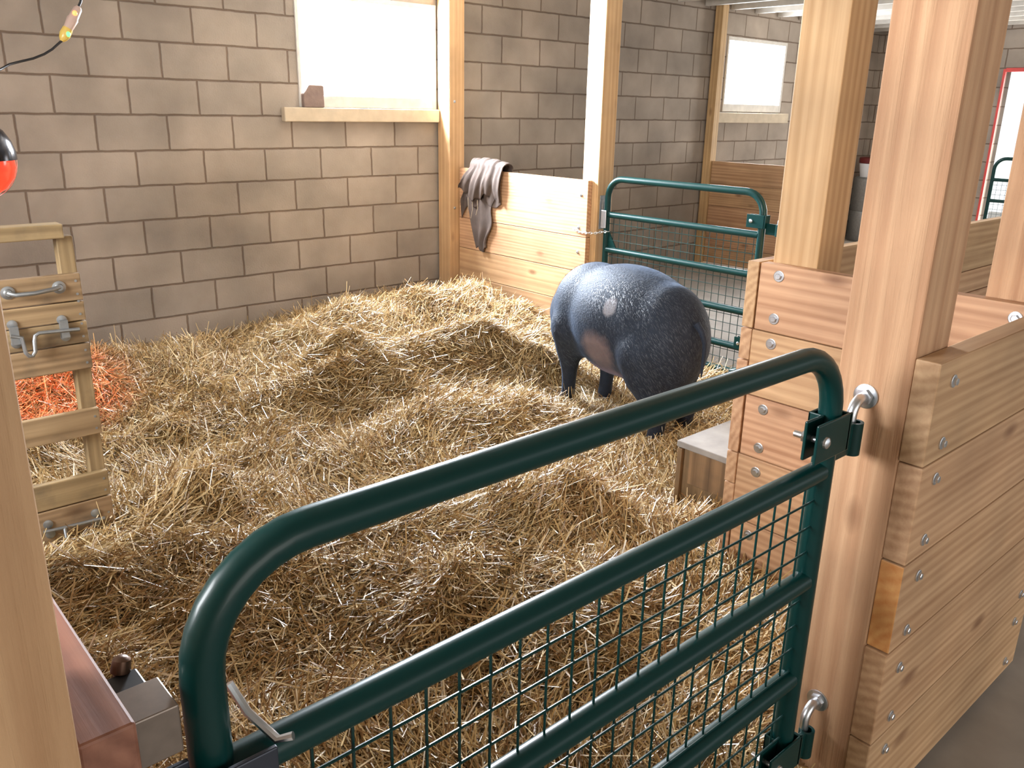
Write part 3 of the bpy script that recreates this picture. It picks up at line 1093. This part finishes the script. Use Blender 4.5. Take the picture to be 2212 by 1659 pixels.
def top_flap(u, v):
    """v 0 behind the plank, over the top, 1 at the front hem"""
    fold = math.sin(u * 21 + 0.6) * 0.5 + math.sin(u * 43 + 2) * 0.3
    L_ = 0.16 + 0.30 * 0 + 0.09
    yl, yr = -0.33 + 0.0 * v, -0.685
    hem = 0.875 + 0.025 * math.sin(u * 9 + 1) + 0.012 * math.sin(u * 31) + 0.05 * max(0, 0.35 - u)
    spread = max(0.0, (v - 0.5) * 2)
    y = (yl + 0.135 * spread ** 1.0) * (1 - u) + (yr - 0.012 * math.sin(v * 5)) * u
    puff = 0.028 + 0.014 * math.sin(u * math.pi) + 0.010 * fold
    if v < 0.25:
        q = v / 0.25
        x, z = 2.943 + puff * 0.8, 0.93 + (1.085 - 0.93) * q
    elif v < 0.5:
        a = (v - 0.25) / 0.25 * math.pi
        x = 2.924 + (0.019 + puff) * math.cos(a)
        z = 1.085 + (0.028 + puff * 0.9 * (1 - 0.5 * u ** 3)) * math.sin(a)
    else:
        q = (v - 0.5) * 2
        x = 2.905 - puff - 0.018 * math.sin(q * math.pi) - 0.012 * fold * q
        z = 1.085 * (1 - q) + hem * q
    return (x, y, z + 0.004 * math.sin(u * 60 + v * 20))


def under_flap(u, v):
    fold = math.sin(u * 17 + 2.0) * 0.6 + math.sin(u * 37 + v * 5) * 0.4
    y = (-0.36 + 0.145 * min(1, v * 1.6)) * (1 - u) + -0.665 * u
    hem = 0.800 + 0.02 * math.sin(u * 13) - 0.105 * max(0, 0.20 - u) / 0.20 + 0.03 * u
    z = 1.06 * (1 - v) + hem * v
    x = 2.905 - 0.016 - 0.010 * fold - 0.010 * math.sin(v * 3)
    return (min(x, 2.900), y, z)


def tail_flap(u, v):
    y0_ = -0.27 - 0.13 * v ** 0.9
    y1_ = -0.60 + 0.075 * v + 0.02 * math.sin(v * 9)
    y = y0_ * (1 - u) + y1_ * u
    hem = 0.490 + 0.02 * math.sin(u * 8)
    z = 0.87 * (1 - v) + hem * v
    x = 2.905 - 0.012 - 0.012 * (1 + math.sin(u * 13 + 3 * v)) * (0.6 + 0.4 * v)
    return (min(x, 2.900), y, z)


sheet('upper_flap', top_flap, 60, 60, SACK, sack, 0.006)
sheet('lower_flap', under_flap, 50, 30, SACK, sack, 0.004)
sheet('hanging_tail', tail_flap, 30, 40, SACK, sack, 0.004)
th_ = MB()
for y_, z0_, z1_ in ((-0.31, 0.86, 0.72), (-0.36, 0.84, 0.71), (-0.42, 0.85, 0.74)):
    th_.tube([(2.872, y_, z0_), (2.866, y_ - 0.01, (z0_ + z1_) / 2), (2.870, y_ + 0.015, z1_)], 0.0018, 6)
th_.build('loose_thread', plain('pale_twine', (0.45, 0.36, 0.24), 0.8), sack, smooth=True)

# ------------------------------------------------------------------ brick on the sill
bk = MB().prism([(1.70, -0.049, 1.479), (1.852, -0.049, 1.479), (1.852, -0.049, 1.612), (1.84, -0.049, 1.621), (1.745, -0.049, 1.621), (1.70, -0.049, 1.56)], (0, 0.036, 0))
tag(bk.build('stone_block', plain('rough_pinkish_brick', (0.21, 0.15, 0.125), 0.9, 0, 0.3, 25, 0.5), bevel=0.006), 'rough brownish stone block on the sill of the large window', 'stone')

# ------------------------------------------------------------------ dirty wooden box
t = thing('wooden_box', (1.52, -3.73, 0), 'dirty wooden box with a grey lid by the end of the bolted planks', 'box')
MB().box(1.29, 1.74, -3.905, -3.56, 0.0, 0.305).build('body', WPLY, t, bevel=0.004)
MB().box(1.275, 1.755, -3.912, -3.545, 0.305, 0.33).build('lid', plain('dusty_grey_plywood', (0.30, 0.285, 0.265), 0.8, 0, 0.35, 12, 0.2), t, bevel=0.004)
MB().box(1.282, 1.291, -3.905, -3.60, 0.17, 0.303).build('front_panel', WPLY, t, bevel=0.002)
MB().box(1.272, 1.29, -3.572, -3.552, 0.0, 0.303).build('corner_strip', WPLY, t, bevel=0.002)

# ------------------------------------------------------------------ slatted panel
t = thing('slatted_panel', (-0.71, -2.54, 0.05), 'weathered wooden slatted panel with steel bolts at the left of the stall', 'panel')
sx0, sx1 = -1.42, -0.447
for a_, b_ in ((-0.493, -0.447), (-1.42, -1.375)):
    MB().box(a_, b_, -2.55, -2.508, 0.06, 1.111).build('stile', WZG, t, bevel=0.003)
SL = {}
for nm, z1_, z0_ in (('top', 1.150, 1.108), ('a', 1.002, 0.920), ('b', 0.917, 0.858), ('c', 0.855, 0.788), ('d', 0.785, 0.704), ('e', 0.572, 0.486), ('f', 0.357, 0.271), ('g', 0.267, 0.150), ('h', 0.146, 0.06)):
    e_ = 0.0 if nm != 'top' else 0.028
    SL[nm] = MB().box(sx0, sx1 - e_, -2.572, -2.55 if nm != 'top' else -2.508, z0_, z1_).build('slat', WXG, t, origin=(-0.71, -2.572, z0_), bevel=0.003)
for nm in 'abcdefg':
    for dz in (0.02, 0.06):
        zb = SL[nm].matrix_basis.translation.z + 0.05 + dz
        MB().lathe((-0.462, -2.572, zb), (0, -1, 0), [(0, 0.004), (0.001, 0.004)], 8).build('nail', DULL, SL[nm])
y_ = -2.572
hd = MB()
for x_ in (-0.645, -0.510):
    hd.lathe((x_, y_, 0.966), (0, -1, 0), [(0, 0.019), (0.003, 0.019), (0.005, 0.012), (0.012, 0.009)], 18)
hd.tube([(-0.645, y_ - 0.008, 0.966), (-0.63, y_ - 0.022, 0.961), (-0.58, y_ - 0.024, 0.961), (-0.53, y_ - 0.022, 0.966), (-0.510, y_ - 0.008, 0.968)], 0.0065, 10)
hd.build('pull_handle', DULL, t, smooth=True)['label'] = 'dull steel pull handle'
bl = MB()
for x_, z_ in ((-0.516, 0.868), (-0.512, 0.815), (-0.648, 0.872), (-0.645, 0.815)):
    bl.lathe((x_, y_, z_), (0, -1, 0), [(0, 0.014), (0.004, 0.014), (0.006, 0.007)], 16)
for x_ in (-0.514, -0.647):
    bl.box(x_ - 0.011, x_ + 0.011, y_ - 0.016, y_, 0.815, 0.868)
bl.tube([(-0.475, y_ - 0.018, 0.836), (-0.585, y_ - 0.018, 0.841), (-0.597, y_ - 0.02, 0.835), (-0.602, y_ - 0.024, 0.82), (-0.604, y_ - 0.026, 0.79), (-0.612, y_ - 0.026, 0.778), (-0.622, y_ - 0.026, 0.778), (-0.630, y_ - 0.026, 0.79), (-0.632, y_ - 0.02, 0.835), (-0.66, y_ - 0.018, 0.843)], 0.0058, 10)
bl.build('barrel_bolt', DULL, t, smooth=True)['label'] = 'bent steel bolt in two keepers'
b2 = MB()
for x_, z_ in ((-0.502, 0.22), (-0.505, 0.185), (-0.642, 0.225), (-0.64, 0.19)):
    b2.lathe((x_, y_, z_), (0, -1, 0), [(0, 0.014), (0.004, 0.014), (0.006, 0.007)], 16)
b2.tube([(-0.48, y_ - 0.014, 0.20), (-0.60, y_ - 0.014, 0.205), (-0.66, y_ - 0.014, 0.208)], 0.0058, 10)
b2.tube([(-0.60, y_ - 0.014, 0.205), (-0.602, y_ - 0.03, 0.17)], 0.0058, 10)
b2.build('barrel_bolt', DULL, t, smooth=True)['label'] = 'straight steel bolt near the straw'

# ------------------------------------------------------------------ heat lamp, cord and plug
lx, ly, lz = -0.467, -1.40, 1.268
t = thing('heat_lamp', (lx, ly, lz), 'hanging heat lamp with glowing red bulb cut off by the left edge', 'lamp')
sh = MB()
pr = [(0.0, 0.150), (0.03, 0.149), (0.07, 0.138), (0.11, 0.115), (0.14, 0.075), (0.155, 0.035), (0.20, 0.03), (0.21, 0.012)]
pin = [(h_ - 0.003 if h_ > 0 else 0, max(r_ - 0.004, 0.004)) for h_, r_ in pr]
sh.lathe((lx, ly, lz), (0, 0, 1), pr + pin[::-1][1:], 36)
sh.build('lamp_shade', plain('black_enamel_shade', (0.02, 0.02, 0.025), 0.18, 0.6), t, smooth=True)
RED, nt, b, ns, L = newmat('lit_red_bulb_glass')
b.inputs['Base Color'].default_value = (0.6, 0.02, 0.01, 1)
b.inputs['Roughness'].default_value = 0.15
b.inputs['Emission Color'].default_value = (1.0, 0.05, 0.02, 1)
b.inputs['Emission Strength'].default_value = 1.0
MB().lathe((lx, ly, lz), (0, 0, -1), [(-0.10, 0.03), (-0.03, 0.10), (0.0, 0.140), (0.03, 0.141), (0.07, 0.130), (0.11, 0.10), (0.135, 0.06), (0.146, 0.02)], 36).build('red_bulb', RED, t, smooth=True)
wg = MB()
for k in range(4):
    a_ = k * math.pi / 4 + 0.3
    wg.tube([(lx + 0.152 * math.cos(q) * math.cos(a_), ly + 0.152 * math.cos(q) * math.sin(a_), lz - 0.155 * math.sin(q)) for q in np.linspace(0, math.pi, 25)], 0.0016, 6)
wg.build('wire_guard', ZINC, t, smooth=True)
d = bpy.data.lights.new('red_heat', 'SPOT')
d.energy = 78
d.color = (1.0, 0.10, 0.03)
d.shadow_soft_size = 0.06
d.spot_size = math.radians(76)
d.spot_blend = 0.6
lo = bpy.data.objects.new('red_heat', d)
COL.objects.link(lo)
lo.location = (lx, ly, lz - 0.17)
lo.rotation_euler = (Vector((lx - 0.06, ly + 0.45, 0.1)) - Vector(lo.location)).to_track_quat('-Z', 'Y').to_euler()

cd = MB()
cd.tube([(0.135, -1.0, CEIL_Z), (0.139, -1.0, 2.2), (0.136, -1.0, 2.0), (0.118, -1.0, 1.91), (0.104, -1.0, 1.885)], 0.0055, 10)
cd.tube([(0.02, -1.0, 1.744), (0.005, -1.0, 1.732), (-0.025, -1.0, 1.706), (-0.06, -1.0, 1.684), (-0.11, -1.01, 1.663), (-0.165, -1.02, 1.648), (-0.21, -1.04, 1.635), (-0.26, -1.08, 1.61), (-0.36, -1.2, 1.60), (-0.44, -1.34, 1.56), (lx, ly, 1.478)], 0.005, 10)
t = thing('extension_cord', (0.135, -1.0, CEIL_Z), 'black cord dropping from the ceiling through a lit plug to the heat lamp', 'cord')
cd.build('cable', BLACK, t, smooth=True)
A_, B_ = Vector((0.107, -1.0, 1.888)), Vector((0.018, -1.0, 1.742))
dv = B_ - A_
CLEAR = plain('cloudy_pinkish_plastic', (0.50, 0.36, 0.30), 0.3)
MB().lathe(A_, dv, [(0, 0.010), (0.012, 0.018), (0.055, 0.021), (0.062, 0.024), (0.105, 0.020), (0.11, 0.02)], 18).build('plug_body', CLEAR, t, smooth=True)
YEL = plain('yellow_socket_plastic', (0.62, 0.43, 0.10), 0.35)
MB().lathe(A_ + dv * 0.64, dv, [(0, 0.021), (0.03, 0.023), (0.05, 0.017), (0.062, 0.008)], 18).build('socket_body', YEL, t, smooth=True)
for nm, q, cc, sd, st_ in (('orange_indicator', 0.20, (1.0, 0.25, 0.08), -0.6, 1.6), ('green_indicator', 0.80, (0.10, 1.0, 0.15), 0.55, 2.2)):
    GLW, nt, b, ns, L = newmat(nm + '_glow')
    b.inputs['Base Color'].default_value = (*cc, 1)
    b.inputs['Emission Color'].default_value = (*cc, 1)
    b.inputs['Emission Strength'].default_value = st_
    p_ = A_ + dv * q + Vector((0.012 * sd, -0.017, 0.0))
    MB().ellipsoid(p_, 0.011, 0.009, 0.012).build(nm, GLW, t, smooth=True)

# ------------------------------------------------------------------ far corner: tubs on a barrel
t = thing('steel_barrel', (9.27, -0.30, 0), 'grey steel barrel far off, glimpsed between the two tall right-hand posts', 'barrel')
MB().lathe((9.27, -0.30, 0), (0, 0, 1), [(0, 0.19), (0.02, 0.20), (0.35, 0.205), (0.37, 0.195), (0.39, 0.205), (0.76, 0.20), (0.78, 0.18)], 24).build('drum', DULL, t, smooth=True)
t = thing('white_tub', (9.27, -0.30, 0.78), 'white feed tub with dark red lid standing on the distant barrel', 'tub')
MB().lathe((9.27, -0.30, 0.78), (0, 0, 1), [(0, 0.14), (0.16, 0.165), (0.165, 0.15)], 24).build('tub_body', plain('white_plastic', (0.75, 0.77, 0.8), 0.4), t, smooth=True)
MB().lathe((9.27, -0.30, 0.945), (0, 0, 1), [(0, 0.172), (0.06, 0.172), (0.07, 0.15)], 24).build('tub_lid', plain('dark_red_plastic', (0.12, 0.01, 0.01), 0.4), t, smooth=True)
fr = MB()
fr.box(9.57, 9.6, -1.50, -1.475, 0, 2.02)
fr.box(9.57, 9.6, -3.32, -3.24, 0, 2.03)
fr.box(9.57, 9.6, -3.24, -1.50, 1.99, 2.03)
tag(fr.build('door_1', plain('red_fringe_frame', (0.55, 0.05, 0.04), 0.6, 0, 0.2, 10)), kind='structure')  # red put into the frame colour for the bright doorway's colour fringe
